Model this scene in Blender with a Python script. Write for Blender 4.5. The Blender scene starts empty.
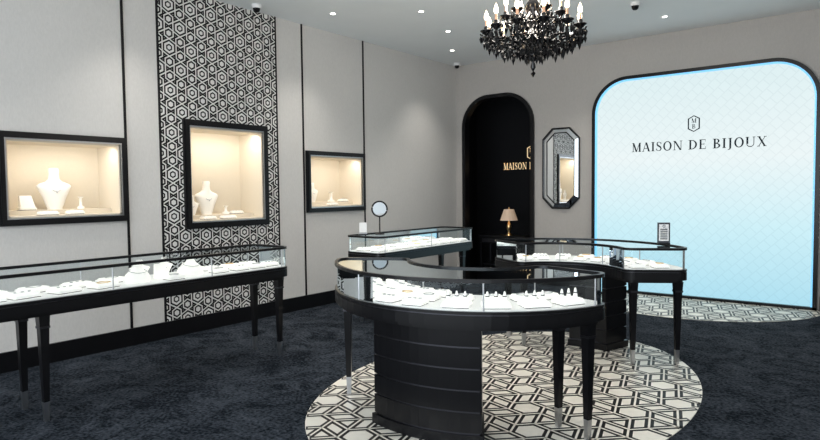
import bpy, bmesh, math, random
from mathutils import Vector, Matrix
random.seed(7)
PI = math.pi
scene = bpy.context.scene

# ------------------------------------------------------------------ materials
def pmat(name, col, rough=0.5, metal=0.0, nscale=20.0, namt=0.06, bump=0.0, emis=None, estr=0.0, coat=0.0, spec=0.5):
    m = bpy.data.materials.new(name); m.use_nodes = True
    nt = m.node_tree; b = nt.nodes["Principled BSDF"]
    tc = nt.nodes.new("ShaderNodeTexCoord")
    n = nt.nodes.new("ShaderNodeTexNoise"); n.inputs["Scale"].default_value = nscale
    n.inputs["Detail"].default_value = 4
    nt.links.new(tc.outputs["Object"], n.inputs["Vector"])
    mx = nt.nodes.new("ShaderNodeMixRGB")
    mx.inputs[1].default_value = tuple(max(0, c * (1 - namt)) for c in col) + (1,)
    mx.inputs[2].default_value = tuple(min(1, c * (1 + namt)) for c in col) + (1,)
    nt.links.new(n.outputs["Fac"], mx.inputs[0])
    nt.links.new(mx.outputs[0], b.inputs["Base Color"])
    b.inputs["Roughness"].default_value = rough
    b.inputs["Metallic"].default_value = metal
    b.inputs["Coat Weight"].default_value = coat
    b.inputs["Specular IOR Level"].default_value = spec
    if emis:
        b.inputs["Emission Color"].default_value = tuple(emis) + (1,)
        b.inputs["Emission Strength"].default_value = estr
    if bump:
        bp = nt.nodes.new("ShaderNodeBump"); bp.inputs["Strength"].default_value = bump
        bp.inputs["Distance"].default_value = 0.01
        nt.links.new(n.outputs["Fac"], bp.inputs["Height"])
        nt.links.new(bp.outputs[0], b.inputs["Normal"])
    return m

def glassmat(name, tint=(0.955, 0.985, 0.99)):
    m = bpy.data.materials.new(name); m.use_nodes = True
    nt = m.node_tree; nt.nodes.clear()
    o = nt.nodes.new("ShaderNodeOutputMaterial")
    t = nt.nodes.new("ShaderNodeBsdfTransparent"); t.inputs[0].default_value = tint + (1,)
    g = nt.nodes.new("ShaderNodeBsdfGlossy"); g.inputs["Roughness"].default_value = 0.02
    g.inputs["Color"].default_value = (0.85, 0.93, 0.97, 1)
    f = nt.nodes.new("ShaderNodeFresnel"); f.inputs[0].default_value = 1.28
    mx = nt.nodes.new("ShaderNodeMixShader")
    nt.links.new(f.outputs[0], mx.inputs[0]); nt.links.new(t.outputs[0], mx.inputs[1])
    nt.links.new(g.outputs[0], mx.inputs[2]); nt.links.new(mx.outputs[0], o.inputs[0])
    return m

M_BLACK = pmat("black_lacquer", (0.005, 0.005, 0.006), 0.28, 0, 8, 0.2, coat=0.0, spec=0.3)
M_BLACKM = pmat("black_matt", (0.005, 0.005, 0.006), 0.5, 0, 8, 0.2, spec=0.2)
M_STEEL = pmat("brushed_steel", (0.55, 0.56, 0.58), 0.3, 1.0, 60, 0.08)
M_DARKMETAL = pmat("dark_trim_metal", (0.07, 0.07, 0.08), 0.35, 1.0, 60, 0.08)
M_GOLD = pmat("gold", (0.85, 0.6, 0.3), 0.3, 1.0, 40, 0.05)
M_DECK = pmat("white_deck_painted_glow", (0.64, 0.64, 0.63), 0.5, 0, 30, 0.02, emis=(1, 0.97, 0.92), estr=0.24)  # emission in the deck colour stands in for LED strips in the cases
M_CUSH = pmat("cream_velvet_painted_glow", (0.90, 0.88, 0.84), 0.8, 0, 80, 0.04, bump=0.1, emis=(1, 0.97, 0.92), estr=0.30)  # slight emission added to the velvet so trays look lit in the cases
M_CUSHN = pmat("ivory_velvet", (0.90, 0.87, 0.81), 0.8, 0, 80, 0.04, bump=0.1)
M_CREAM = pmat("niche_cream", (0.68, 0.61, 0.50), 0.8, 0, 60, 0.03)
M_GLASS = glassmat("case_glass")
M_WHITE = pmat("white_paint_fitting", (0.8, 0.8, 0.8), 0.4, 0, 30, 0.02)

def wallmat(name, col, weave=True):
    m = bpy.data.materials.new(name); m.use_nodes = True
    nt = m.node_tree; b = nt.nodes["Principled BSDF"]; b.inputs["Roughness"].default_value = 0.75
    tc = nt.nodes.new("ShaderNodeTexCoord")
    mp = nt.nodes.new("ShaderNodeMapping"); mp.inputs["Scale"].default_value = (1, 1, 0.35)
    nt.links.new(tc.outputs["Object"], mp.inputs[0])
    n = nt.nodes.new("ShaderNodeTexNoise"); n.inputs["Scale"].default_value = 90; n.inputs["Detail"].default_value = 3
    n2 = nt.nodes.new("ShaderNodeTexNoise"); n2.inputs["Scale"].default_value = 1.3
    nt.links.new(mp.outputs[0], n.inputs["Vector"]); nt.links.new(tc.outputs["Object"], n2.inputs["Vector"])
    mx = nt.nodes.new("ShaderNodeMixRGB")
    mx.inputs[1].default_value = tuple(c * 0.86 for c in col) + (1,)
    mx.inputs[2].default_value = tuple(c * 1.12 for c in col) + (1,)
    ad = nt.nodes.new("ShaderNodeMath"); ad.operation = 'MULTIPLY_ADD'; ad.inputs[1].default_value = 0.7
    nt.links.new(n.outputs["Fac"], ad.inputs[0])
    ml = nt.nodes.new("ShaderNodeMath"); ml.operation = 'MULTIPLY'; ml.inputs[1].default_value = 0.3
    nt.links.new(n2.outputs["Fac"], ml.inputs[0]); nt.links.new(ml.outputs[0], ad.inputs[2])
    nt.links.new(ad.outputs[0], mx.inputs[0]); nt.links.new(mx.outputs[0], b.inputs["Base Color"])
    bp = nt.nodes.new("ShaderNodeBump"); bp.inputs["Strength"].default_value = 0.15; bp.inputs["Distance"].default_value = 0.005
    nt.links.new(n.outputs["Fac"], bp.inputs["Height"]); nt.links.new(bp.outputs[0], b.inputs["Normal"])
    return m
M_WALL_L = wallmat("wallpaper_light_grey", (0.59, 0.575, 0.555))
M_WALL_B = wallmat("wallpaper_warm_grey", (0.46, 0.435, 0.41))
M_CEIL = pmat("ceiling_paint", (0.86, 0.89, 0.90), 0.8, 0, 3, 0.03)

def carpetmat():
    m = bpy.data.materials.new("charcoal_carpet"); m.use_nodes = True
    nt = m.node_tree; b = nt.nodes["Principled BSDF"]; b.inputs["Roughness"].default_value = 0.95
    b.inputs["Specular IOR Level"].default_value = 0.06
    tc = nt.nodes.new("ShaderNodeTexCoord")
    n = nt.nodes.new("ShaderNodeTexNoise"); n.inputs["Scale"].default_value = 3.0; n.inputs["Detail"].default_value = 10
    n.inputs["Roughness"].default_value = 0.80; n.inputs["Distortion"].default_value = 1.4
    n2 = nt.nodes.new("ShaderNodeTexNoise"); n2.inputs["Scale"].default_value = 45; n2.inputs["Detail"].default_value = 4
    for q in (n, n2): nt.links.new(tc.outputs["Object"], q.inputs["Vector"])
    a = nt.nodes.new("ShaderNodeMath"); a.operation = 'MULTIPLY_ADD'; a.inputs[1].default_value = 0.45
    nt.links.new(n2.outputs["Fac"], a.inputs[0])
    c = nt.nodes.new("ShaderNodeMath"); c.operation = 'MULTIPLY'; c.inputs[1].default_value = 0.6
    nt.links.new(n.outputs["Fac"], c.inputs[0]); nt.links.new(c.outputs[0], a.inputs[2])
    r = nt.nodes.new("ShaderNodeValToRGB")
    r.color_ramp.elements[0].position = 0.45; r.color_ramp.elements[0].color = (0.002, 0.004, 0.007, 1)
    r.color_ramp.elements[1].position = 0.65; r.color_ramp.elements[1].color = (0.052, 0.062, 0.078, 1)
    nt.links.new(a.outputs[0], r.inputs[0]); nt.links.new(r.outputs[0], b.inputs["Base Color"])
    bp = nt.nodes.new("ShaderNodeBump"); bp.inputs["Strength"].default_value = 0.8; bp.inputs["Distance"].default_value = 0.03
    nt.links.new(a.outputs[0], bp.inputs["Height"]); nt.links.new(bp.outputs[0], b.inputs["Normal"])
    return m
M_CARPET = carpetmat()
M_TILE = pmat("cream_tile", (0.76, 0.73, 0.65), 0.35, 0, 6, 0.08)
M_TILEB = pmat("black_tile", (0.007, 0.007, 0.008), 0.4, 0, 6, 0.1, spec=0.25)
M_PANW = pmat("panel_white", (0.72, 0.72, 0.70), 0.6, 0, 6, 0.03)
M_MIRROR = pmat("mirror_silver", (0.85, 0.88, 0.9), 0.02, 1.0, 5, 0.01)

def screenmat():
    m = bpy.data.materials.new("lit_screen_fabric"); m.use_nodes = True
    nt = m.node_tree; nt.nodes.clear()
    o = nt.nodes.new("ShaderNodeOutputMaterial"); e = nt.nodes.new("ShaderNodeEmission")
    tc = nt.nodes.new("ShaderNodeTexCoord"); sp = nt.nodes.new("ShaderNodeSeparateXYZ")
    nt.links.new(tc.outputs["Generated"], sp.inputs[0])
    r = nt.nodes.new("ShaderNodeValToRGB"); cr = r.color_ramp
    cr.elements[0].position = 0.0; cr.elements[0].color = (0.46, 0.80, 0.94, 1)
    cr.elements[1].position = 1.0; cr.elements[1].color = (0.78, 0.93, 0.95, 1)
    k = cr.elements.new(0.32); k.color = (0.66, 0.93, 1.0, 1)
    k = cr.elements.new(0.62); k.color = (0.90, 0.99, 1.0, 1)
    nt.links.new(sp.outputs["Z"], r.inputs[0])
    mp = nt.nodes.new("ShaderNodeMapping"); mp.inputs["Scale"].default_value = (9, 9, 9)
    mp.inputs["Rotation"].default_value = (0, PI / 4, 0)
    nt.links.new(tc.outputs["Object"], mp.inputs[0])
    ck = nt.nodes.new("ShaderNodeTexBrick"); ck.inputs["Scale"].default_value = 1.0
    ck.inputs["Color1"].default_value = (1, 1, 1, 1); ck.inputs["Color2"].default_value = (0.985, 0.985, 0.985, 1)
    ck.inputs["Mortar"].default_value = (0.93, 0.935, 0.94, 1); ck.inputs["Mortar Size"].default_value = 0.06
    ck.inputs["Brick Width"].default_value = 1.0; ck.inputs["Row Height"].default_value = 1.0
    sw = nt.nodes.new("ShaderNodeSeparateXYZ"); cb = nt.nodes.new("ShaderNodeCombineXYZ")
    nt.links.new(mp.outputs[0], sw.inputs[0]); nt.links.new(sw.outputs["X"], cb.inputs["X"]); nt.links.new(sw.outputs["Z"], cb.inputs["Y"])
    nt.links.new(cb.outputs[0], ck.inputs["Vector"])
    mx = nt.nodes.new("ShaderNodeMixRGB"); mx.blend_type = 'MULTIPLY'; mx.inputs[0].default_value = 1
    nt.links.new(r.outputs[0], mx.inputs[1]); nt.links.new(ck.outputs["Color"], mx.inputs[2])
    nt.links.new(mx.outputs[0], e.inputs[0]); e.inputs[1].default_value = 0.95
    nt.links.new(e.outputs[0], o.inputs[0])
    return m
M_SCREEN = screenmat()
M_EDGE = pmat("blue_edge_light", (0.2, 0.5, 0.7), 0.5, emis=(0.18, 0.52, 0.85), estr=0.9)
M_BULB = pmat("candle_bulb", (1, 0.8, 0.5), 0.4, emis=(1, 0.78, 0.5), estr=12)
M_CANDLE = pmat("candle_sleeve", (0.75, 0.45, 0.3), 0.5, emis=(1, 0.45, 0.25), estr=0.15)
M_LED = pmat("downlight_lens", (1, 1, 1), 0.4, emis=(1, 0.97, 0.9), estr=9)
M_SHADE = pmat("lampshade_fabric", (0.62, 0.50, 0.40), 0.8, emis=(1, 0.66, 0.42), estr=0.18)
M_JET = pmat("jet_crystal", (0.004, 0.004, 0.005), 0.18, 0, 5, 0.2, spec=0.4)
M_SIGN = pmat("gold_sign", (0.8, 0.6, 0.3), 0.4, emis=(1, 0.75, 0.45), estr=0.7)
M_INK = pmat("dark_lettering", (0.01, 0.02, 0.03), 0.6, spec=0.1)

# ------------------------------------------------------------------ mesh builder
class MB:
    def __init__(s, name):
        s.name = name; s.v = []; s.f = []; s.mi = []; s.sm = []; s.mats = []; s.M = Matrix.Identity(4)
    def mat(s, m):
        if m not in s.mats: s.mats.append(m)
        return s.mats.index(m)
    def add(s, vs, fs, m, smooth=False):
        o = len(s.v); k = s.mat(m)
        s.v += [tuple(s.M @ Vector(p)) for p in vs]
        for f in fs:
            s.f.append([i + o for i in f]); s.mi.append(k); s.sm.append(smooth)
    def box(s, x0, x1, y0, y1, z0, z1, m):
        vs = [(x, y, z) for z in (z0, z1) for (x, y) in ((x0, y0), (x1, y0), (x1, y1), (x0, y1))]
        s.add(vs, [(3, 2, 1, 0), (4, 5, 6, 7), (0, 1, 5, 4), (1, 2, 6, 5), (2, 3, 7, 6), (3, 0, 4, 7)], m)
    def prism(s, poly, z0, z1, m, poly2=None, smooth=False):
        n = len(poly); p2 = poly2 or poly
        vs = [(p[0], p[1], z0) for p in poly] + [(p[0], p[1], z1) for p in p2]
        s.add(vs, [list(range(n))[::-1], list(range(n, 2 * n))], m)
        s.add(vs, [(i, (i + 1) % n, (i + 1) % n + n, i + n) for i in range(n)], m, smooth)
    def ring(s, po, pi_, z0, z1, m):
        n = len(po)
        vs = [(p[0], p[1], z0) for p in po] + [(p[0], p[1], z1) for p in po] + [(p[0], p[1], z0) for p in pi_] + [(p[0], p[1], z1) for p in pi_]
        fs = []
        for i in range(n):
            j = (i + 1) % n
            fs += [(i, j, j + n, i + n), (j + 2 * n, i + 2 * n, i + 3 * n, j + 3 * n), (i + n, j + n, j + 3 * n, i + 3 * n), (j, i, i + 2 * n, j + 2 * n)]
        s.add(vs, fs, m)
    def loft(s, secs, m, n=20, smooth=True, cx=0, cy=0):
        vs = []; fs = []
        for (z, rx, ry) in secs:
            for i in range(n):
                a = 2 * PI * i / n
                vs.append((cx + rx * math.cos(a), cy + ry * math.sin(a), z))
        for k in range(len(secs) - 1):
            for i in range(n):
                j = (i + 1) % n
                fs.append((k * n + i, k * n + j, (k + 1) * n + j, (k + 1) * n + i))
        s.add(vs, fs, m, smooth)
        s.add(vs, [list(range(n))[::-1], list(range((len(secs) - 1) * n, len(secs) * n))], m)
    def lathe(s, prof, m, cx=0, cy=0, n=16, smooth=True):
        s.loft([(z, r, r) for (r, z) in prof], m, n, smooth, cx, cy)
    def tube(s, pts, r, m, n=6, closed=False):
        pts = [Vector(p) for p in pts]; vs = []; fs = []; N = len(pts)
        for i, p in enumerate(pts):
            a = pts[(i - 1) % N] if (closed or i > 0) else p
            b = pts[(i + 1) % N] if (closed or i < N - 1) else p
            d = (b - a).normalized()
            up = Vector((0, 0, 1)) if abs(d.z) < 0.95 else Vector((1, 0, 0))
            u = d.cross(up).normalized(); w = u.cross(d)
            for k in range(n):
                t = 2 * PI * k / n
                vs.append(tuple(p + u * (r * math.cos(t)) + w * (r * math.sin(t))))
        for i in range(N if closed else N - 1):
            i2 = (i + 1) % N
            for k in range(n):
                k2 = (k + 1) % n
                fs.append((i * n + k, i * n + k2, i2 * n + k2, i2 * n + k))
        s.add(vs, fs, m, True)
    def octa(s, c, r, h, m):
        x, y, z = c
        vs = [(x + r, y, z), (x, y + r, z), (x - r, y, z), (x, y - r, z), (x, y, z + h * 0.6), (x, y, z - h)]
        s.add(vs, [(0, 1, 4), (1, 2, 4), (2, 3, 4), (3, 0, 4), (1, 0, 5), (2, 1, 5), (3, 2, 5), (0, 3, 5)], m)
    def build(s, parent=None):
        me = bpy.data.meshes.new(s.name); me.from_pydata(s.v, [], s.f)
        for m in s.mats: me.materials.append(m)
        for i, p in enumerate(me.polygons):
            p.material_index = s.mi[i]; p.use_smooth = s.sm[i]
        me.update()
        ob = bpy.data.objects.new(s.name, me); scene.collection.objects.link(ob)
        if parent: ob.parent = parent
        return ob

# ------------------------------------------------------------------ room
WX = -5.84; BY = 8.76; CZ = 3.59; RX = 3.0; FY = -2.2
BT = 0.10  # back wall thickness
b = MB("floor"); b.box(WX - 0.6, RX + 0.2, FY, BY + 1.8, -0.1, 0, M_CARPET); b.build()
b = MB("ceiling"); b.box(WX - 0.6, RX + 0.2, FY, BY + 1.8, CZ, CZ + 0.1, M_CEIL); b.build()

NI = [(1.88, 2.98, 1.23, 2.03, 0.065), (3.59, 4.69, 1.11, 2.27, 0.075), (5.30, 6.40, 1.225, 2.015, 0.065)]
b = MB("wall_left")
yy = FY
for (y0, y1, z0, z1, fw) in NI:
    a0, a1, c0, c1 = y0 + fw, y1 - fw, z0 + fw, z1 - fw
    b.box(WX - 0.12, WX, yy, a0, 0, CZ, M_WALL_L)
    b.box(WX - 0.12, WX, a0, a1, 0, c0, M_WALL_L)
    b.box(WX - 0.12, WX, a0, a1, c1, CZ, M_WALL_L)
    yy = a1
b.box(WX - 0.12, WX, yy, BY + BT, 0, CZ, M_WALL_L)
b.build()

def arch(x0, x1, z0, z1, r, n=14):
    p = [(x0, z0)]
    for i in range(n + 1):
        a = PI - (PI / 2) * i / n
        p.append((x0 + r + r * math.cos(a), z1 - r + r * math.sin(a)))
    for i in range(n + 1):
        a = PI / 2 - (PI / 2) * i / n
        p.append((x1 - r + r * math.cos(a), z1 - r + r * math.sin(a)))
    p.append((x1, z0))
    return p
DX0, DX1, DZ, DR = -5.66, -4.42, 3.00, 0.46
b = MB("wall_back")
b.box(WX - 0.12, DX0, BY, BY + BT, 0, CZ, M_WALL_B)
b.box(DX1, RX + 0.1, BY, BY + BT, 0, CZ, M_WALL_B)
ap = arch(DX0, DX1, 0, DZ, DR)[1:-1]
n = len(ap)
vs = []
for (x, z) in ap: vs += [(x, BY, z), (x, BY, CZ), (x, BY + BT, z), (x, BY + BT, CZ)]
fs = []
for i in range(n - 1):
    o = 4 * i; q = o + 4
    fs += [(o, q, q + 1, o + 1), (o + 2, o + 3, q + 3, q + 2), (o, o + 2, q + 2, q)]
b.add(vs, fs, M_WALL_B)
b.build()
b = MB("wall_right"); b.box(RX, RX + 0.12, FY, BY, 0, CZ, M_WALL_L); b.build()
b = MB("baseboard_left"); b.box(WX, WX + 0.025, FY, BY - 0.03, 0, 0.17, M_BLACK); b.build()
b = MB("baseboard_back")
b.box(WX, DX0 - 0.06, BY - 0.025, BY, 0, 0.17, M_BLACK)
b.box(DX1 + 0.06, -3.46, BY - 0.025, BY, 0, 0.17, M_BLACK)
b.box(-0.62, RX, BY - 0.025, BY, 0, 0.17, M_BLACK); b.build()
b = MB("trim_1")
for y, w in ((2.985, 0.022), (3.345, 0.02), (4.855, 0.02), (5.275, 0.02), (6.41, 0.02)):
    b.box(WX, WX + 0.012, y - w / 2, y + w / 2, 0.17, CZ, M_BLACKM)
b.build()

b = MB("wall_alcove")
ax0, ax1, ay1 = -6.3, -3.9, 10.15
b.box(ax0, ax1, ay1, ay1 + 0.1, 0, CZ, M_BLACKM)
b.box(ax0 - 0.1, ax0, BY + BT, ay1, 0, CZ, M_BLACKM)
b.box(ax1, ax1 + 0.1, BY + BT, ay1, 0, CZ, M_BLACKM)
b.build()

def archframe(b, x0, x1, z0, z1, r, w, y0, y1, m, bottom=False):
    po = arch(x0 - w, x1 + w, z0, z1 + w, r + w); pi_ = arch(x0, x1, z0, z1, r)
    n = len(po); vs = []; fs = []
    for i in range(n):
        vs += [(po[i][0], y0, po[i][1]), (po[i][0], y1, po[i][1]), (pi_[i][0], y0, pi_[i][1]), (pi_[i][0], y1, pi_[i][1])]
    for i in range(n - 1):
        o = 4 * i; q = o + 4
        fs += [(o, q, q + 2, o + 2), (o, o + 1, q + 1, q), (o + 2, q + 2, q + 3, o + 3), (o + 1, o + 3, q + 3, q + 1)]
    b.add(vs, fs, m)
    if bottom: b.box(x0 - w, x1 + w, y0, y1, z0, z0 + w, m)
b = MB("trim_2")
archframe(b, DX0, DX1, 0, DZ, DR, 0.045, BY - 0.035, BY - .001, M_BLACK)
archframe(b, DX0 + .012, DX1 - .012, 0, DZ - .012, DR - .012, 0.012, BY - 0.035, BY + BT, M_BLACK)
b.build()

# ------------------------------------------------------------------ hex patterns
def hexsegs(x0, x1, y0, y1, s, R, w, turn=0.0):
    segs = []; rows = int((y1 - y0) / (s * 0.866)) + 4; cols = int((x1 - x0) / s) + 4
    for r in range(-2, rows):
        for c in range(-2, cols):
            cx = x0 + c * s + (0.5 * s if r % 2 else 0); cy = y0 + r * s * 0.866
            P = [(cx + R * math.cos(PI / 6 + turn + k * PI / 3), cy + R * math.sin(PI / 6 + turn + k * PI / 3)) for k in range(6)]
            for k in range(6): segs.append((P[k], P[(k + 1) % 6], w))
    return segs
def clip_rect(p, q, x0, x1, y0, y1):
    t0, t1 = 0.0, 1.0; dx = q[0] - p[0]; dy = q[1] - p[1]
    for (pp, qq) in ((-dx, p[0] - x0), (dx, x1 - p[0]), (-dy, p[1] - y0), (dy, y1 - p[1])):
        if abs(pp) < 1e-12:
            if qq < 0: return None
        else:
            t = qq / pp
            if pp < 0: t0 = max(t0, t)
            else: t1 = min(t1, t)
    if t0 >= t1: return None
    return (p[0] + dx * t0, p[1] + dy * t0), (p[0] + dx * t1, p[1] + dy * t1)
def clip_ell(p, q, cx, cy, a, b_):
    px, py = (p[0] - cx) / a, (p[1] - cy) / b_; dx, dy = (q[0] - p[0]) / a, (q[1] - p[1]) / b_
    A = dx * dx + dy * dy; B = 2 * (px * dx + py * dy); C = px * px + py * py - 1
    D = B * B - 4 * A * C
    if D <= 0: return None
    t0 = max(0, (-B - math.sqrt(D)) / (2 * A)); t1 = min(1, (-B + math.sqrt(D)) / (2 * A))
    if t0 >= t1: return None
    f = lambda t: (p[0] + (q[0] - p[0]) * t, p[1] + (q[1] - p[1]) * t)
    return f(t0), f(t1)
def strip(b, p, q, w, mp, m):
    dx, dy = q[0] - p[0], q[1] - p[1]; L = math.hypot(dx, dy)
    if L < 1e-5: return
    ux, uy = dx / L, dy / L; e = min(w * 0.29, L)
    p = (p[0] - ux * e, p[1] - uy * e); q = (q[0] + ux * e, q[1] + uy * e)
    nx, ny = -uy * w / 2, ux * w / 2
    b.add([mp(p[0] + nx, p[1] + ny), mp(q[0] + nx, q[1] + ny), mp(q[0] - nx, q[1] - ny), mp(p[0] - nx, p[1] - ny)], [(0, 1, 2, 3)], m)

def mosaic(name, cx, cy, a, bb, s, half=False):
    b = MB(name)
    N = 96
    if half: pts = [(cx + a * math.cos(PI + PI * i / N), cy + bb * math.sin(PI + PI * i / N)) for i in range(N + 1)]
    else: pts = [(cx + a * math.cos(2 * PI * i / N), cy + bb * math.sin(2 * PI * i / N)) for i in range(N)]
    b.prism(pts, 0.0, 0.005, M_TILE)
    R = s * .80
    for w, z, m in ((.056, .0060, M_TILEB), (.014, .0066, M_TILE)):
        for (p, q, w) in hexsegs(cx - a, cx + a, cy - bb, cy + bb, s, R, w, .26):
            r = clip_ell(p, q, cx, cy, a - 0.02, bb - 0.02)
            if r and half: r = clip_rect(r[0], r[1], cx - a, cx + a, cy - bb, cy - 0.015)
            if r: strip(b, r[0], r[1], w, lambda x, y: (x, y, z), m)
    return b.build()
mosaic("mosaic_floor_inlay", -2.24, 4.17, 1.27, 1.85, 0.40)
mosaic("mosaic_floor_inlay", -2.05, BY - 0.03, 1.5, 1.42, 0.40, half=True)

b = MB("patterned_wall_panel")
py0, py1, pz0, pz1 = 3.355, 4.845, 0.17, CZ
y0, y1, z0, z1, fw = NI[1]
RCS = ((py0, y0 + .03, pz0, pz1), (y1 - .03, py1, pz0, pz1), (y0 + .03, y1 - .03, pz0, z0 + .03), (y0 + .03, y1 - .03, z1 - .03, pz1))
for (u0, u1, v0, v1) in RCS:
    b.box(WX, WX + 0.006, u0, u1, v0, v1, M_PANW)
for R_, w, off, m in ((.200, .046, .0075, M_BLACKM), (.200, .013, .0085, M_PANW), (.030, .014, .0075, M_BLACKM)):
    for (p, q, w) in hexsegs(py0 - .01, py1, pz0, pz1, 0.25, R_, w):
        for rc in RCS:
            r = clip_rect(p, q, *rc)
            if r: strip(b, r[0], r[1], w, lambda u, v: (WX + off, u, v), m)
b.build()

# ------------------------------------------------------------------ display props
def bust(b, x, y, z, h, ang, cm=None, wide=1.0):
    cm = cm or M_CUSHN
    M0 = b.M.copy()
    b.M = M0 @ Matrix.Translation((x, y, z)) @ Matrix.Rotation(ang, 4, 'Z') @ Matrix.Diagonal((wide, wide, 1, 1))
    k = h
    b.loft([(0, .17 * k, .12 * k), (.05 * k, .17 * k, .12 * k), (.10 * k, .20 * k, .12 * k), (.30 * k, .27 * k, .15 * k), (.50 * k, .37 * k, .14 * k),
            (.57 * k, .40 * k, .11 * k), (.62 * k, .34 * k, .10 * k), (.68 * k, .18 * k, .095 * k), (.74 * k, .125 * k, .09 * k), (.86 * k, .11 * k, .09 * k), (.97 * k, .12 * k, .095 * k), (1.0 * k, .10 * k, .08 * k)], cm, 24)
    pts = []
    for i in range(25):
        t = 2 * PI * i / 24
        c, s_ = math.cos(t), math.sin(t)
        pts.append((.17 * k * c, -.145 * k * max(0, -s_) - .01 * k + .11 * k * max(0, s_), (.66 + .06 * s_ - .16 * max(0, -s_)) * k))
    b.tube(pts[:-1], .010 * k, M_STEEL, 5, True)
    b.octa((0, -.165 * k, .43 * k), .02 * k, .04 * k, M_STEEL)
    b.M = M0
def tray(b, x, y, z, L, W, ang, kind, cm=None):
    cm = cm or M_CUSH
    M0 = b.M.copy()
    b.M = M0 @ Matrix.Translation((x, y, z)) @ Matrix.Rotation(ang, 4, 'Z')
    def rr(l, w, r=0.012):
        p = []
        for (cx, cy, a) in ((l / 2 - r, w / 2 - r, 0), (-l / 2 + r, w / 2 - r, PI / 2), (-l / 2 + r, -w / 2 + r, PI), (l / 2 - r, -w / 2 + r, 1.5 * PI)):
            for i in range(4): p.append((cx + r * math.cos(a + i * PI / 6), cy + r * math.sin(a + i * PI / 6)))
        return p
    b.prism(rr(L * .94, W * .92), 0, .005, M_DARKMETAL)
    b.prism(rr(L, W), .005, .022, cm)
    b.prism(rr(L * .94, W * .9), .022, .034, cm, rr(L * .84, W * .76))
    zt = .034
    if kind == 0:
        for i in (-1, 0, 1):
            b.tube([(i * L * .25 + .009 * math.cos(t), .009 * math.sin(t), zt + .003) for t in [k * PI / 4 for k in range(8)]], .0028, M_STEEL, 4, True)
    elif kind == 1:
        for i in (-1, 0, 1):
            b.lathe([(.014, zt), (.012, zt + .02), (.005, zt + .055), (.001, zt + .058)], cm, i * L * .3, 0, 10)
            b.lathe([(.012, zt + .026), (.012, zt + .032)], M_DARKMETAL, i * L * .3, 0, 10)
    else:
        b.tube([(L * .28 * math.cos(t), W * .24 * math.sin(t), zt + .003) for t in [k * PI / 8 for k in range(16)]], .0026, M_STEEL if kind == 2 else M_GOLD, 4, True)
    b.M = M0
def dome(b, x, y, z, r, ang):
    M0 = b.M.copy()
    b.M = M0 @ Matrix.Translation((x, y, z)) @ Matrix.Rotation(ang, 4, 'Z')
    b.loft([(0, r, r * .75), (.25 * r, r, r * .75), (.55 * r, r * .85, r * .6), (.85 * r, r * .5, r * .38), (1.05 * r, r * .33, r * .26), (1.2 * r, r * .28, r * .2)], M_CUSH, 20)
    b.tube([(r * .62 * math.cos(t), r * .52 * math.sin(t) - .01, .80 * r + .12 * r * math.sin(t)) for t in [k * PI / 10 for k in range(20)]], .003, M_STEEL, 4, True)
    b.M = M0

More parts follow.
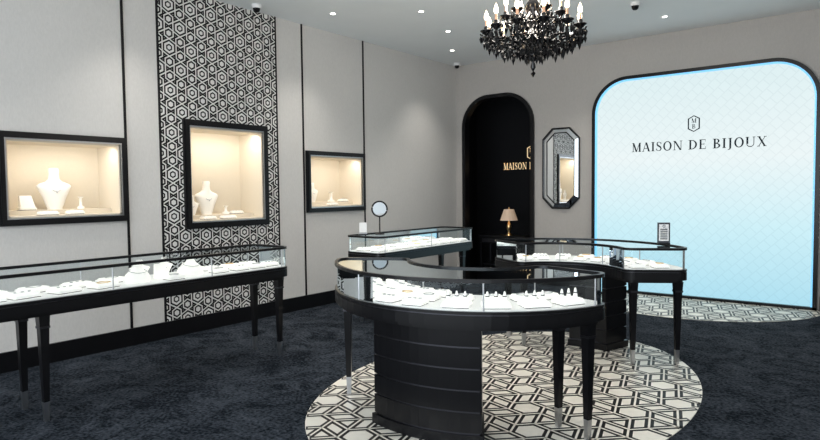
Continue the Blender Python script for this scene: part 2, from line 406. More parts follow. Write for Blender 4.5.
# ------------------------------------------------------------------ wall niches
for idx, (y0, y1, z0, z1, fw) in enumerate(NI):
    b = MB("wall_display_niche")
    a0, a1, c0, c1 = y0 + fw, y1 - fw, z0 + fw, z1 - fw
    xb = WX - 0.40
    for (e, xo) in ((0.0, 0.035), (0.018, 0.05)):
        i2 = fw - 0.012 if e else fw
        Y0, Y1, Z0, Z1 = y0 + e, y1 - e, z0 + e, z1 - e
        b.box(WX + .009, WX + xo, Y0, y0 + i2, Z0, Z1, M_BLACK)
        b.box(WX + .009, WX + xo, y1 - i2, Y1, Z0, Z1, M_BLACK)
        b.box(WX + .009, WX + xo, y0 + i2, y1 - i2, Z0, z0 + i2, M_BLACK)
        b.box(WX + .009, WX + xo, y0 + i2, y1 - i2, z1 - i2, Z1, M_BLACK)
    g = 0.010
    b.box(WX + .01, WX + .042, a0 - g, a0, c0 - g, c1 + g, M_STEEL)
    b.box(WX + .01, WX + .042, a1, a1 + g, c0 - g, c1 + g, M_STEEL)
    b.box(WX + .01, WX + .042, a0, a1, c0 - g, c0, M_STEEL)
    b.box(WX + .01, WX + .042, a0, a1, c1, c1 + g, M_STEEL)
    t = .015
    b.box(xb - t, xb, a0, a1, c0, c1, M_CREAM)
    b.box(xb, WX + .02, a0, a0 + t, c0, c1, M_CREAM); b.box(xb, WX + .02, a1 - t, a1, c0, c1, M_CREAM)
    b.box(xb, WX + .02, a0, a1, c0, c0 + t, M_CREAM); b.box(xb, WX + .02, a0, a1, c1 - t, c1, M_CREAM)
    b.box(xb, WX - .15, a0 + t, a1 - t, c0 + t, c0 + .06, M_CREAM)
    niche = b.build()
    li = bpy.data.lights.new("niche_led", 'AREA'); li.shape = 'RECTANGLE'; li.size = 0.06; li.size_y = (a1 - a0) * 0.9
    li.energy = 3.7 if idx != 1 else 5.4; li.color = (1, 0.92, 0.80)
    lo = bpy.data.objects.new("niche_led_strip", li); scene.collection.objects.link(lo)
    lo.location = (WX - 0.05, (a0 + a1) / 2, c1 - .03); lo.rotation_euler = (0, math.radians(18), 0); lo.parent = niche
    b = MB("jewelry_props"); zs = c0 + .06; zf = c0 + t
    F = PI / 2
    w = a1 - a0; C = M_CUSHN
    if idx == 0:
        bust(b, WX - .24, a0 + w * .49, zs, .38, F); tray(b, WX - .22, a0 + w * .24, zs, .14, .09, F, 2, C)
        b.prism([(WX - .26, a0 + w * .18), (WX - .19, a0 + w * .18), (WX - .19, a0 + w * .30), (WX - .26, a0 + w * .30)], zs + .034, zs + .13, C, [(WX - .26, a0 + w * .19), (WX - .24, a0 + w * .19), (WX - .24, a0 + w * .29), (WX - .26, a0 + w * .29)])
        tray(b, WX - .08, a0 + w * .36, zf, .17, .09, F, 0, C); tray(b, WX - .08, a0 + w * .60, zf, .15, .09, F, 0, C)
        b.lathe([(.03, zs), (.03, zs + .02), (.012, zs + .03), (.012, zs + .10), (.03, zs + .115)], C, WX - .22, a0 + w * .72, 12)
    elif idx == 1:
        bust(b, WX - .25, a0 + w * .38, zs, .38, F); bust(b, WX - .20, a0 + w * .15, zs, .22, F)
        tray(b, WX - .08, a0 + w * .55, zf, .18, .10, F, 2, C); tray(b, WX - .22, a0 + w * .78, zs, .16, .09, F, 0, C)
        tray(b, WX - .08, a0 + w * .28, zf, .17, .10, F, 0, C)
        b.lathe([(.04, zs), (.04, zs + .02), (.015, zs + .03), (.015, zs + .08), (.035, zs + .095)], C, WX - .24, a0 + w * .64, 12)
    else:
        bust(b, WX - .24, a0 + w * .28, zs, .26, F); tray(b, WX - .08, a0 + w * .50, zf, .16, .09, F, 0, C)
        b.lathe([(.05, zs), (.05, zs + .02), (.02, zs + .03), (.02, zs + .12), (.045, zs + .135)], C, WX - .22, a0 + w * .62, 12)
        tray(b, WX - .2, a0 + w * .84, zs, .15, .09, F, 2, C)
    b.build(niche)

# ------------------------------------------------------------------ display cases
def rrect(L, W, rad, step=0.07):
    hl, hw = L / 2, W / 2; P = []
    def line(p, q):
        d = math.hypot(q[0] - p[0], q[1] - p[1]); k = max(1, int(d / step))
        for i in range(k): P.append((p[0] + (q[0] - p[0]) * i / k, p[1] + (q[1] - p[1]) * i / k))
    def arc(cx, cy, a):
        for i in range(7): P.append((cx + rad * math.cos(a + i * PI / 14), cy + rad * math.sin(a + i * PI / 14)))
    line((-hl + rad, -hw), (hl - rad, -hw)); arc(hl - rad, -hw + rad, -PI / 2)
    line((hl, -hw + rad), (hl, hw - rad)); arc(hl - rad, hw - rad, 0)
    line((hl - rad, hw), (-hl + rad, hw)); arc(-hl + rad, hw - rad, PI / 2)
    line((-hl, hw - rad), (-hl, -hw + rad)); arc(-hl + rad, -hw + rad, PI)
    return P
def rr_inset(L, W, rad, e):
    base = rrect(L, W, rad); out = []
    hl, hw = L / 2, W / 2
    for (x, y) in base:
        cx = max(-hl + rad, min(hl - rad, x)); cy = max(-hw + rad, min(hw - rad, y))
        dx, dy = x - cx, y - cy; d = math.hypot(dx, dy)
        k = (d - e) / d
        out.append((cx + dx * k, cy + dy * k))
    return out
def case(name, mp, L, W, z0, legs, posts, pedestal=None, rad=0.09):
    b = MB(name)
    T = lambda pts: [mp(*p) for p in pts]
    I = lambda e: T(rr_inset(L, W, rad, e))
    b.prism(I(.03), .705, .73, M_BLACK)
    b.prism(I(.0), .73, .795, M_BLACK)
    b.prism(I(.010), .795, .802, M_DARKMETAL)
    b.prism(I(.0), .802, .818, M_BLACK)
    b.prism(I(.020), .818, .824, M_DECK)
    g = I(.014); n = len(g)
    vs = [(p[0], p[1], .818) for p in g] + [(p[0], p[1], .978) for p in g]
    b.add(vs, [(i, (i + 1) % n, (i + 1) % n + n, i + n) for i in range(n)], M_GLASS)
    b.add([(p[0], p[1], .990) for p in I(.02)], [list(range(n))], M_GLASS)
    b.ring(I(0), I(.022), .979, 1.0, M_BLACK)
    for (s, w) in posts:
        x, y = mp(s, w)
        b.lathe([(.005, .818), (.005, .979)], M_STEEL, x, y, 8)
    for (s, w) in legs:
        cx, cy = mp(s, w); x2, y2 = mp(s + .01, w)
        a = math.atan2(y2 - cy, x2 - cx)
        def sq(h): return [(cx + math.cos(a + PI / 4 + k * PI / 2) * h * 1.414, cy + math.sin(a + PI / 4 + k * PI / 2) * h * 1.414) for k in range(4)]
        b.prism(sq(.014), z0, .13, M_STEEL, sq(.0175))
        b.prism(sq(.0175), .13, .62, M_BLACK, sq(.028))
        b.prism(sq(.033), .62, .635, M_DARKMETAL)
        b.prism(sq(.030), .635, .71, M_BLACK, sq(.034))
    if pedestal:
        s0, s1, w0, w1 = pedestal
        def pr(e):
            P = []
            k = 12
            for i in range(k + 1): P.append((s0 + e + (s1 - s0 - 2 * e) * i / k, w0 + e))
            for i in range(k + 1): P.append((s1 - e - (s1 - s0 - 2 * e) * i / k, w1 - e))
            return T(P)
        b.prism(pr(-.012), z0, z0 + .06, M_BLACK)
        zz = z0 + .06; hh = (.705 - zz) / 5
        for i in range(5):
            b.prism(pr(.010), zz, zz + .010, M_DARKMETAL)
            b.prism(pr(0), zz + .010, zz + hh, M_BLACK)
            zz += hh
    return b.build()

def straight(cx, cy):
    return lambda s, w: (cx - w, cy + s)
def arcmap(cx, cy, R, amid):
    am = math.radians(amid)
    return lambda s, w: (cx + (R + w) * math.cos(am + s / R), cy + (R + w) * math.sin(am + s / R))

LM = straight(-4.54, 2.47); LL = 2.44; LW = .53
c_left = case("glass_display_case", LM, LL, LW, 0.0,
     [(s, w) for s in (-.84, LL / 2 - .09) for w in (-.19, .17)],
     [(s, w) for s in (-LL / 2 + .10, LL / 2 - .10, -.40, .40) for w in (-LW / 2 + .016, LW / 2 - .016)])
FM = straight(-4.55, 5.90); FL = 1.92
c_far = case("glass_display_case", FM, FL, LW, 0.0,
     [(s, w) for s in (-FL / 2 + .17, FL / 2 - .17) for w in (-.17, .17)],
     [(s, w) for s in (-FL / 2 + .10, FL / 2 - .10, 0) for w in (-LW / 2 + .016, LW / 2 - .016)])
CM = arcmap(-2.31, 3.8, .80, 277.8); CL = .80 * math.radians(137); CW = .54; CA = 277.8
c_front = case("curved_display_case", CM, CL, CW, 0.0065,
     [(-CL / 2 + .10, .19), (-CL / 2 + .10, -.15), (CL / 2 - .10, .20), (CL / 2 - .10, -.04)],
     [(s, w) for s in (-CL / 2 + .10, CL / 2 - .10, -.33, .33) for w in (-CW / 2 + .016, CW / 2 - .016)],
     pedestal=(-.34, .32, -.20, .14))
RM = arcmap(-2.2, 4.8, .815, 90); RL = .815 * math.radians(121); RW = .53
c_right = case("curved_display_case", RM, RL, RW, 0.0065,
     [(s, w) for s in (-RL / 2 + .09, RL / 2 - .12) for w in (-.17, .20)],
     [(s, w) for s in (-RL / 2 + .10, RL / 2 - .10, -.3, .3) for w in (-RW / 2 + .016, RW / 2 - .016)],
     pedestal=(-.24, .20, -.14, .16))

zd = .8242
fx = PI / 2
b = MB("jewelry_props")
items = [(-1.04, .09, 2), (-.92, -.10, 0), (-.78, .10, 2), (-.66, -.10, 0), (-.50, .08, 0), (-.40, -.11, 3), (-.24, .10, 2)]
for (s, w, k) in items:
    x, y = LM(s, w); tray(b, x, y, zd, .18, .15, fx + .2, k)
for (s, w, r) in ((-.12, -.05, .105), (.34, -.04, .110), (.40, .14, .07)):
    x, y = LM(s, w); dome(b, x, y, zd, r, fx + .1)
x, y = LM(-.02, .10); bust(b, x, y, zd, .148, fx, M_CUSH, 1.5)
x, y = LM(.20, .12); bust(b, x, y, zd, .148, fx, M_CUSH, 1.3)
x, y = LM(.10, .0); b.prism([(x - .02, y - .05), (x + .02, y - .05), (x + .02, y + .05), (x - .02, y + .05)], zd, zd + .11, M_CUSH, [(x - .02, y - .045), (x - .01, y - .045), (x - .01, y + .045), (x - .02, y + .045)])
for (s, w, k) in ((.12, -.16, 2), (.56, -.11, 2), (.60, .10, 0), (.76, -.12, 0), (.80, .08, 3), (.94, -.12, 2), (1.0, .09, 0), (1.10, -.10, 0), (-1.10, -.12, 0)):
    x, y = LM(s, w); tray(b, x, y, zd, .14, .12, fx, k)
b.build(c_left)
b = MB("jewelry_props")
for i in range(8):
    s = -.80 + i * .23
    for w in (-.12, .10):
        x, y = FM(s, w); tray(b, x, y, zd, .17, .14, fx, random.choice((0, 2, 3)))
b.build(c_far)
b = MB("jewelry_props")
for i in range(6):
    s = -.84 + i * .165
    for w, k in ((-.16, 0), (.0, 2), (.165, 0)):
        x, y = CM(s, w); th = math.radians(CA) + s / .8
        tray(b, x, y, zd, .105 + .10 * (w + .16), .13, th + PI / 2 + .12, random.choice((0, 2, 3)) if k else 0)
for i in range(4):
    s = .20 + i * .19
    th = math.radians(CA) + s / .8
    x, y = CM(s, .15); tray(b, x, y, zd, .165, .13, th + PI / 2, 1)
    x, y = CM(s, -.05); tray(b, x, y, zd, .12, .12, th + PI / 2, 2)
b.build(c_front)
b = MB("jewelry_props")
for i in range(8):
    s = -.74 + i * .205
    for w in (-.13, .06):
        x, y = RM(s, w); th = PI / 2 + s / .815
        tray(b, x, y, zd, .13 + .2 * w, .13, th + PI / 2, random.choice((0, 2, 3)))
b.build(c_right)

# ------------------------------------------------------------------ lettering
TH, TN, SF = .18, .07, .055
def q(x0, y0, x1, y1, w): return [(x0 - w / 2, y0), (x0 + w / 2, y0), (x1 + w / 2, y1), (x1 - w / 2, y1)]
def sf(x, y, w=.32): return [(x - w / 2, y), (x + w / 2, y), (x + w / 2, y + SF), (x - w / 2, y + SF)]
def rg(cx, cy, ro, so, ri, si, a0, a1, n=14):
    out = []
    for i in range(n):
        a = a0 + (a1 - a0) * i / n; c = a0 + (a1 - a0) * (i + 1) / n
        out.append([(cx + ro * math.cos(a), cy + so * math.sin(a)), (cx + ro * math.cos(c), cy + so * math.sin(c)),
                    (cx + ri * math.cos(c), cy + si * math.sin(c)), (cx + ri * math.cos(a), cy + si * math.sin(a))])
    return out
def letS():
    P = [(.55, .76), (.48, .92), (.33, .98), (.18, .92), (.13, .76), (.2, .62), (.34, .53), (.5, .42), (.57, .25), (.5, .08), (.33, .02), (.16, .07), (.08, .25)]
    W = [.05, .06, .06, .10, .14, .16, .17, .16, .14, .10, .06, .06, .05]; o = []
    L = []
    for i, p in enumerate(P):
        a = P[max(0, i - 1)]; c = P[min(len(P) - 1, i + 1)]; d = math.hypot(c[0] - a[0], c[1] - a[1])
        n_ = (-(c[1] - a[1]) / d * W[i] / 2, (c[0] - a[0]) / d * W[i] / 2); L.append(((p[0] + n_[0], p[1] + n_[1]), (p[0] - n_[0], p[1] - n_[1])))
    for i in range(len(P) - 1): o.append([L[i][0], L[i + 1][0], L[i + 1][1], L[i][1]])
    return o + [q(.57, .72, .57, .98, .04), q(.06, .02, .06, .28, .04)]
LET = {
 'M': (1.05, [q(.16, 0, .16, 1, TN), q(.18, 1, .53, 0, TH), q(.52, 0, .87, 1, TN), q(.89, 0, .89, 1, TH), sf(.16, 0, .28), sf(.89, 0, .32), sf(.12, 1 - SF, .2), sf(.92, 1 - SF, .24)]),
 'A': (.90, [q(.12, 0, .44, 1, TN), q(.46, 1, .78, 0, TH), [(.22, .30), (.66, .30), (.64, .36), (.24, .36)], sf(.12, 0, .24), sf(.78, 0, .30)]),
 'I': (.42, [q(.21, 0, .21, 1, TH), sf(.21, 0, .36), sf(.21, 1 - SF, .36)]),
 'S': (.66, letS()),
 'O': (.98, rg(.49, .5, .45, .52, .27, .44, 0, 2 * PI, 24)),
 'N': (.98, [q(.16, 0, .16, 1, TN), q(.18, 1, .80, 0, TH), q(.84, 0, .84, 1, TN), sf(.16, 0, .28), sf(.84, 1 - SF, .28), sf(.12, 1 - SF, .2)]),
 'D': (.94, [q(.20, 0, .20, 1, TH), sf(.16, 0, .3), sf(.16, 1 - SF, .3)] + rg(.30, .5, .58, .5, .40, .43, -PI / 2, PI / 2)),
 'E': (.78, [q(.20, 0, .20, 1, TH), [(.06, 0), (.70, 0), (.70, .06), (.06, .06)], [(.06, .94), (.68, .94), (.68, 1), (.06, 1)], [(.2, .48), (.54, .48), (.54, .54), (.2, .54)], q(.70, 0, .70, .26, .035), q(.67, .76, .67, 1, .035), q(.54, .4, .54, .63, .035)]),
 'B': (.80, [q(.20, 0, .20, 1, TH), sf(.16, 0, .3), sf(.16, 1 - SF, .3)] + rg(.30, .76, .36, .24, .20, .18, -PI / 2, PI / 2) + rg(.30, .27, .44, .27, .26, .20, -PI / 2, PI / 2)),
 'J': (.50, [q(.27, .0, .27, 1, TH), sf(.27, 1 - SF, .36)] + rg(.10, .0, .245, .22, .10, .17, -PI * .62, 0)),
 'U': (.94, [q(.18, .3, .18, 1, TH), q(.78, .3, .78, 1, TN), sf(.18, 1 - SF, .34), sf(.78, 1 - SF, .26)] + rg(.455, .3, .35, .32, .28, .24, PI, 2 * PI)),
 'X': (.92, [q(.18, 1, .74, 0, TH), q(.16, 0, .76, 1, TN), sf(.18, 1 - SF, .32), sf(.76, 1 - SF, .26), sf(.16, 0, .26), sf(.74, 0, .32)]),
 ' ': (.42, [])}
def lettering(b, txt, cx, zb, h, y, m, sp=.10, width=None):
    tot = sum(LET[c][0] + sp for c in txt) - sp
    k = (width / (tot * h)) if width else 1
    x = cx - tot * h * k / 2
    for c in txt:
        w, polys = LET[c]
        for P in polys:
            b.add([(x + p[0] * h * k, y, zb + p[1] * h) for p in P], [list(range(len(P)))], m)
        x += (w + sp) * h * k
def hexlogo(b, cx, cz, w, h, y, m, lw=.012):
    def hx(e):
        W, H = w / 2 - e, h / 2 - e; c = W * .55
        return [(0, H + e * .2), (W, H - c), (W, -H + c), (0, -H - e * .2), (-W, -H + c), (-W, H - c)]
    A, B = hx(0), hx(lw)
    for i in range(6):
        j = (i + 1) % 6
        b.add([(cx + A[i][0], y, cz + A[i][1]), (cx + A[j][0], y, cz + A[j][1]), (cx + B[j][0], y, cz + B[j][1]), (cx + B[i][0], y, cz + B[i][1])], [(0, 1, 2, 3)], m)
    lettering(b, "M", cx, cz + h * .05, h * .27, y, m); lettering(b, "B", cx, cz - h * .30, h * .27, y, m)

# ------------------------------------------------------------------ lit screen
SX0, SX1, SZ0, SZ1, SR = -3.38, -.69, .04, 3.02, .46
root = bpy.data.objects.new("illuminated_brand_screen", None); scene.collection.objects.link(root)
b = MB("screen_panel")
P = arch(SX0, SX1, SZ0, SZ1, SR); b.add([(p[0], BY - .02, p[1]) for p in P], [list(range(len(P)))], M_SCREEN); b.build(root)
b = MB("screen_frame")
archframe(b, SX0, SX1, .0, SZ1, SR, .045, BY - .075, BY - .001, M_BLACK)
b.box(SX0 - .045, SX1 + .045, BY - .075, BY - .001, 0, .04, M_BLACK)
archframe(b, SX0 + .020, SX1 - .020, .04, SZ1 - .020, SR - .020, .020, BY - .06, BY - .021, M_EDGE)
b.build(root)
b = MB("screen_lettering")
lettering(b, "MAISON DE BIJOUX", -2.03, 2.0, .125, BY - .026, M_INK, width=1.66)
hexlogo(b, -2.05, 2.34, .15, .22, BY - .026, M_INK, .016); b.build(root)

b = MB("illuminated_brand_sign")
lettering(b, "MAISON DE BIJOUX", -5.11, 1.86, .125, ay1 - .01, M_SIGN, width=1.18)
hexlogo(b, -5.13, 2.16, .17, .26, ay1 - .01, M_SIGN, .018); b.build()

# ------------------------------------------------------------------ octagonal wall mirror
b = MB("wall_mirror")
mx0, mx1, mz0, mz1 = -4.23, -3.63, 1.19, 2.42
def octo(e, c=.16):
    x0, x1, z0, z1 = mx0 + e, mx1 - e, mz0 + e, mz1 - e; c = c - e * .4
    return [(x0 + c, z0), (x1 - c, z0), (x1, z0 + c), (x1, z1 - c), (x1 - c, z1), (x0 + c, z1), (x0, z1 - c), (x0, z0 + c)]
def ringxz(A, B, ya, yb, m):
    n = len(A)
    vs = [(p[0], ya, p[1]) for p in A] + [(p[0], yb, p[1]) for p in B]
    b.add(vs, [(i, (i + 1) % n, (i + 1) % n + n, i + n) for i in range(n)], m)
ringxz(octo(0), octo(0), BY - .001, BY - .03, M_BLACK); ringxz(octo(0), octo(.02), BY - .03, BY - .035, M_BLACK)
ringxz(octo(.02), octo(.02), BY - .035, BY - .02, M_BLACK); ringxz(octo(.02), octo(.07), BY - .02, BY - .030, M_MIRROR)
ringxz(octo(.07), octo(.085), BY - .032, BY - .032, M_BLACK)
b.add([(p[0], BY - .028, p[1]) for p in octo(.08)], [list(range(8))], M_MIRROR)
b.build()

# ------------------------------------------------------------------ console + table lamp in the alcove
cxl, cyl = -5.25, 9.35
b = MB("console_table")
b.box(cxl - .40, cxl + .50, cyl - .2, cyl + .2, .66, .70, M_BLACK)
b.box(cxl - .37, cxl + .47, cyl - .17, cyl + .17, .56, .66, M_BLACKM)
for i in range(2): b.box(cxl - .34 + i * .40, cxl + .03 + i * .40, cyl - .18, cyl - .17, .58, .645, M_DARKMETAL)
for sx in (-.36, .46):
    for sy in (-.16, .16):
        b.box(cxl + sx - .018, cxl + sx + .018, cyl + sy - .018, cyl + sy + .018, .10, .56, M_BLACK)
        b.box(cxl + sx - .014, cxl + sx + .014, cyl + sy - .014, cyl + sy + .014, 0, .10, M_STEEL)
b.box(cxl - .36, cxl + .46, cyl - .16, cyl + .16, .18, .20, M_DARKMETAL)
b.build()
lx, ly = -5.14, 9.32
b = MB("table_lamp")
b.lathe([(.06, .70), (.06, .715), (.03, .73), (.018, .76), (.035, .80), (.045, .85), (.03, .90), (.014, .93), (.014, .97)], M_GOLD, lx, ly, 20)
n = 28; vs = []
for i in range(n):
    a = 2 * PI * i / n; rr_ = 1 + .02 * (i % 2); vs += [(lx + .15 * rr_ * math.cos(a), ly + .15 * rr_ * math.sin(a), .96), (lx + .085 * rr_ * math.cos(a), ly + .085 * rr_ * math.sin(a), 1.15)]
b.add(vs, [(2 * i, 2 * ((i + 1) % n), 2 * ((i + 1) % n) + 1, 2 * i + 1) for i in range(n)], M_SHADE)
b.lathe([(.012, .97), (.012, 1.0), (.022, 1.03), (.018, 1.07), (.002, 1.08)], M_BULB, lx, ly, 10)
b.lathe([(.003, 1.07), (.003, 1.16), (.01, 1.17), (.002, 1.19)], M_GOLD, lx, ly, 8)
for k in range(3):
    a = k * 2 * PI / 3; b.tube([(lx, ly, 1.14), (lx + .088 * math.cos(a), ly + .088 * math.sin(a), 1.145)], .003, M_GOLD, 5)
b.build()

# ------------------------------------------------------------------ vanity mirror & card stand, sign on case
b = MB("vanity_mirror")
vx, vy = FM(-.68, -.02)
b.lathe([(.055, 1.0), (.055, 1.008), (.02, 1.018), (.008, 1.03), (.008, 1.20)], M_BLACK, vx, vy, 20)
b.M = Matrix.Translation((vx, vy, 1.29)) @ Matrix.Rotation(math.radians(38 + 8), 4, 'Z') @ Matrix.Rotation(math.radians(-8), 4, 'X')
b.tube([(.085 * math.cos(t), 0, .085 * math.sin(t)) for t in [k * PI / 18 for k in range(36)]], .010, M_BLACK, 8, True)
b.add([(.083 * math.cos(k * PI / 18), -.002, .083 * math.sin(k * PI / 18)) for k in range(36)], [list(range(36))], M_MIRROR)
b.add([(.083 * math.cos(k * PI / 18), .004, .083 * math.sin(k * PI / 18)) for k in range(36)], [list(range(36))], M_BLACK)
b.build()
b = MB("boxed_card_stand")
ux, uy = FM(-.84, .09)
b.M = Matrix.Translation((ux, uy, 1.0)) @ Matrix.Rotation(math.radians(50), 4, 'Z')
b.box(-.05, .05, -.025, .025, 0, .012, M_BLACK); b.box(-.042, .042, -.006, .006, .012, .14, M_WHITE); b.box(-.045, .045, -.012, -.006, .012, .03, M_STEEL)
b.build()
b = MB("tabletop_sign_holder")
tx, ty = RM(-.55, .22)
b.M = Matrix.Translation((tx, ty, 1.0)) @ Matrix.Rotation(math.radians(25), 4, 'Z')
b.box(-.05, .05, -.03, .03, 0, .012, M_BLACK)
b.box(-.052, .052, -.008, .008, .012, .19, M_DARKMETAL); b.box(-.040, .040, -.0095, -.008, .028, .175, M_WHITE)
for k in range(6): b.box(-.030, .030, -.0105, -.0095, .042 + k * .017, .051 + k * .017, M_INK)
hexlogo(b, 0, .158, .022, .028, -.0108, M_INK, .003)
b.build()

# ------------------------------------------------------------------ chandelier
chx, chy = -2.215, 4.41
b = MB("crystal_chandelier")
b.M = Matrix.Translation((chx, chy, .02))
b.lathe([(.004, 2.40), (.022, 2.43), (.012, 2.47), (.035, 2.50), (.055, 2.53), (.03, 2.57), (.02, 2.60), (.05, 2.63), (.085, 2.66), (.05, 2.70), (.03, 2.73), (.035, 2.80), (.05, 2.86), (.065, 2.90), (.035, 2.95), (.018, 3.02), (.03, 3.08), (.05, 3.14), (.03, 3.18), (.015, 3.22), (.006, 3.26)], M_JET, 0, 0, 16)
z = 3.24
kk = 0
while z < CZ - .07:
    k = kk % 2; kk += 1
    b.tube([(.012 * math.cos(t) * (1 if k else .2), .012 * math.cos(t) * (.2 if k else 1), z + .022 * math.sin(t)) for t in [j * PI / 5 for j in range(10)]], .004, M_JET, 5, True)
    z += .035
b.lathe([(.015, CZ - .08), (.05, CZ - .055), (.065, CZ - .021)], M_JET, 0, 0, 18)
b.octa((0, 0, 2.385), .022, .035, M_JET)
def arm(a, R, zhub, zc, seed):
    pts = []
    ctrl = [(.03, zhub), (R * .25, zhub - .055), (R * .5, zhub - .09), (R * .78, zhub - .07), (R * .97, zc - .08), (R, zc)]
    for i in range(len(ctrl) - 1):
        for j in range(4):
            t = j / 4
            p0 = ctrl[max(0, i - 1)]; p1 = ctrl[i]; p2 = ctrl[i + 1]; p3 = ctrl[min(len(ctrl) - 1, i + 2)]
            f = [0.5 * ((2 * p1[d]) + (-p0[d] + p2[d]) * t + (2 * p0[d] - 5 * p1[d] + 4 * p2[d] - p3[d]) * t * t + (-p0[d] + 3 * p1[d] - 3 * p2[d] + p3[d]) * t ** 3) for d in (0, 1)]
            pts.append((f[0] * math.cos(a), f[0] * math.sin(a), f[1]))
    pts.append((R * math.cos(a), R * math.sin(a), zc))
    b.tube(pts, .011, M_JET, 6)
    cx, cy = R * math.cos(a), R * math.sin(a)
    b.lathe([(.008, zc - .025), (.022, zc - .01), (.048, zc + .010), (.050, zc + .016), (.018, zc + .016), (.020, zc + .04), (.014, zc + .05)], M_JET, cx, cy, 12)
    b.lathe([(.0105, zc + .045), (.0105, zc + .095)], M_CANDLE, cx, cy, 8)
    b.lathe([(.008, zc + .095), (.018, zc + .114), (.016, zc + .136), (.007, zc + .160), (.0008, zc + .176)], M_BULB, cx, cy, 8)
    for k in range(8):
        t = a + k * 2 * PI / 8
        px, py = cx + .045 * math.cos(t), cy + .045 * math.sin(t)
        b.octa((px, py, zc - .012), .009, .012, M_JET); b.octa((px, py, zc - .048), .014, .038, M_JET)
    b.octa((cx, cy, zc - .085), .020, .055, M_JET)
    for (fr, dz) in ((.35, -.15), (.5, -.12), (.65, -.17), (.84, -.13)):
        b.octa((R * fr * math.cos(a), R * fr * math.sin(a), zhub + dz), .016, .045, M_JET)
        b.octa((R * fr * math.cos(a), R * fr * math.sin(a), zhub + dz + .05), .010, .014, M_JET)
for k in range(12): arm(k * 2 * PI / 12 + .15, .365, 2.70, 2.70, k)
for k in range(6): arm(k * 2 * PI / 6 + .4, .21, 2.88, 2.83, k)
for tier, (R0, z0_, N) in enumerate(((.365, 2.70, 12), (.21, 2.83, 6))):
    for k in range(N):
        a0 = k * 2 * PI / N + (.15 if tier == 0 else .4); a1 = a0 + 2 * PI / N
        for j in range(1, 10):
            t = j / 10; a = a0 + (a1 - a0) * t; R_ = R0 * (1 - .12 * math.sin(PI * t)); zz = z0_ - .09 * math.sin(PI * t)
            b.octa((R_ * math.cos(a), R_ * math.sin(a), zz), .011, .013, M_JET)
for ringR, zz, N in ((.08, 2.60, 14), (.06, 2.50, 12), (.12, 2.54, 16), (.20, 2.55, 22), (.05, 3.10, 10), (.28, 2.58, 26), (.12, 2.78, 16), (.17, 2.70, 18), (.32, 2.60, 28)):
    for k in range(N):
        a = 2 * PI * k / N; b.octa((ringR * math.cos(a), ringR * math.sin(a), zz), .014, .042, M_JET)
        if ringR > .1: b.tube([(ringR * math.cos(a), ringR * math.sin(a), zz + .02), (ringR * math.cos(a), ringR * math.sin(a), max(2.64, zz + .04))], .0025, M_JET, 4)
b.build()

# ------------------------------------------------------------------ ceiling fittings
b = MB("recessed_downlight_set")
DL = [(-5.2, 5.2), (-4.35, 5.8), (-4.62, 6.75), (-5.2, 7.7), (-3.4, 7.9), (-2.2, 7.9), (-.9, 7.9), (-3.3, 6.0), (-1.6, 6.3), (-4.4, 3.9), (-5.2, 3.0), (-3.2, 2.6), (-1.0, 3.2), (0.6, 5.0), (-5.0, 1.2), (-3.7, 4.5)]
for (x, y) in DL:
    b.lathe([(.045, CZ - .006), (.045, CZ - .001)], M_WHITE, x, y, 20); b.lathe([(.028, CZ - .0085), (.028, CZ - .006)], M_LED, x, y, 16)
dls = b.build()
for i, (x, y) in enumerate(DL):
    li = bpy.data.lights.new("downlight", 'SPOT'); li.energy = 74; li.spot_size = math.radians(95); li.spot_blend = .9; li.shadow_soft_size = .05
    li.color = (1, .945, .87); o = bpy.data.objects.new("downlight_lamp", li); o.location = (x, y, CZ - .02); scene.collection.objects.link(o); o.parent = dls
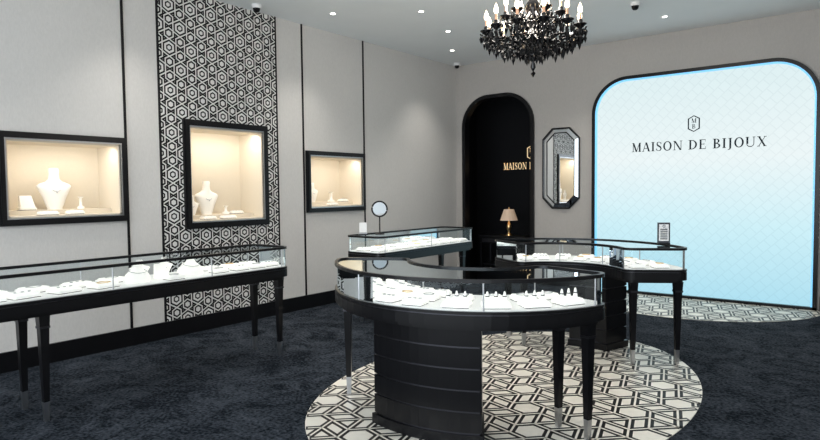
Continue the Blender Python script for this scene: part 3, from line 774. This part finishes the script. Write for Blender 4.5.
for i, (x, y, d) in enumerate([(-5.62, 4.42, M_BLACK), (-2.3, 7.1, M_BLACK), (-5.68, 8.55, M_BLACK)]):
    b = MB("security_camera")
    b.lathe([(.055, CZ), (.055, CZ - .03), (.045, CZ - .04)][::-1], M_WHITE, x, y, 18)
    b.lathe([(.001, CZ - .085), (.02, CZ - .082), (.034, CZ - .07), (.042, CZ - .04)], M_JET, x, y, 18)
    b.build()
b = MB("smoke_detector"); b.lathe([(.03, CZ - .035), (.05, CZ - .03), (.055, CZ - .012), (.06, CZ)], M_WHITE, -1.9, 6.6, 20); b.build()

# ------------------------------------------------------------------ lights
def area(name, loc, rot, sx, sy, e, col):
    li = bpy.data.lights.new(name, 'AREA'); li.shape = 'RECTANGLE'; li.size = sx; li.size_y = sy; li.energy = e; li.color = col
    o = bpy.data.objects.new(name, li); o.location = loc; o.rotation_euler = rot; scene.collection.objects.link(o); return o
area("rear_fill_light", (-1.2, FY + .1, 1.75), (PI / 2, 0, 0), 7.5, 3.2, 300, (.90, .96, 1.0))  # unseen area light added behind the camera to fill walls and ceiling
pl = bpy.data.lights.new("chandelier_glow", 'POINT'); pl.energy = 115; pl.color = (1, .92, .82); pl.shadow_soft_size = .3
o = bpy.data.objects.new("chandelier_glow", pl); o.location = (chx, chy, 2.98); scene.collection.objects.link(o)

w = bpy.data.worlds.new("World"); scene.world = w; w.use_nodes = True
w.node_tree.nodes["Background"].inputs[0].default_value = (.75, .85, 1, 1)
w.node_tree.nodes["Background"].inputs[1].default_value = .5

# ------------------------------------------------------------------ camera
yaw, pitch, roll = math.radians(38.1), math.radians(2.815), math.radians(.6)
f = Vector((-math.sin(yaw) * math.cos(pitch), math.cos(yaw) * math.cos(pitch), -math.sin(pitch)))
r0 = f.cross(Vector((0, 0, 1))).normalized(); u0 = r0.cross(f)
r1 = r0 * math.cos(roll) - u0 * math.sin(roll); u1 = u0 * math.cos(roll) + r0 * math.sin(roll)
cam = bpy.data.cameras.new("camera"); cam.sensor_width = 36; cam.lens = 610 / 820 * 36
co = bpy.data.objects.new("camera", cam); scene.collection.objects.link(co)
Mx = Matrix((r1, u1, -f)).transposed().to_4x4(); Mx.translation = Vector((0, 0, 1.5)); co.matrix_world = Mx
scene.camera = co
scene.view_settings.view_transform = 'Standard'
scene.view_settings.look = 'None'
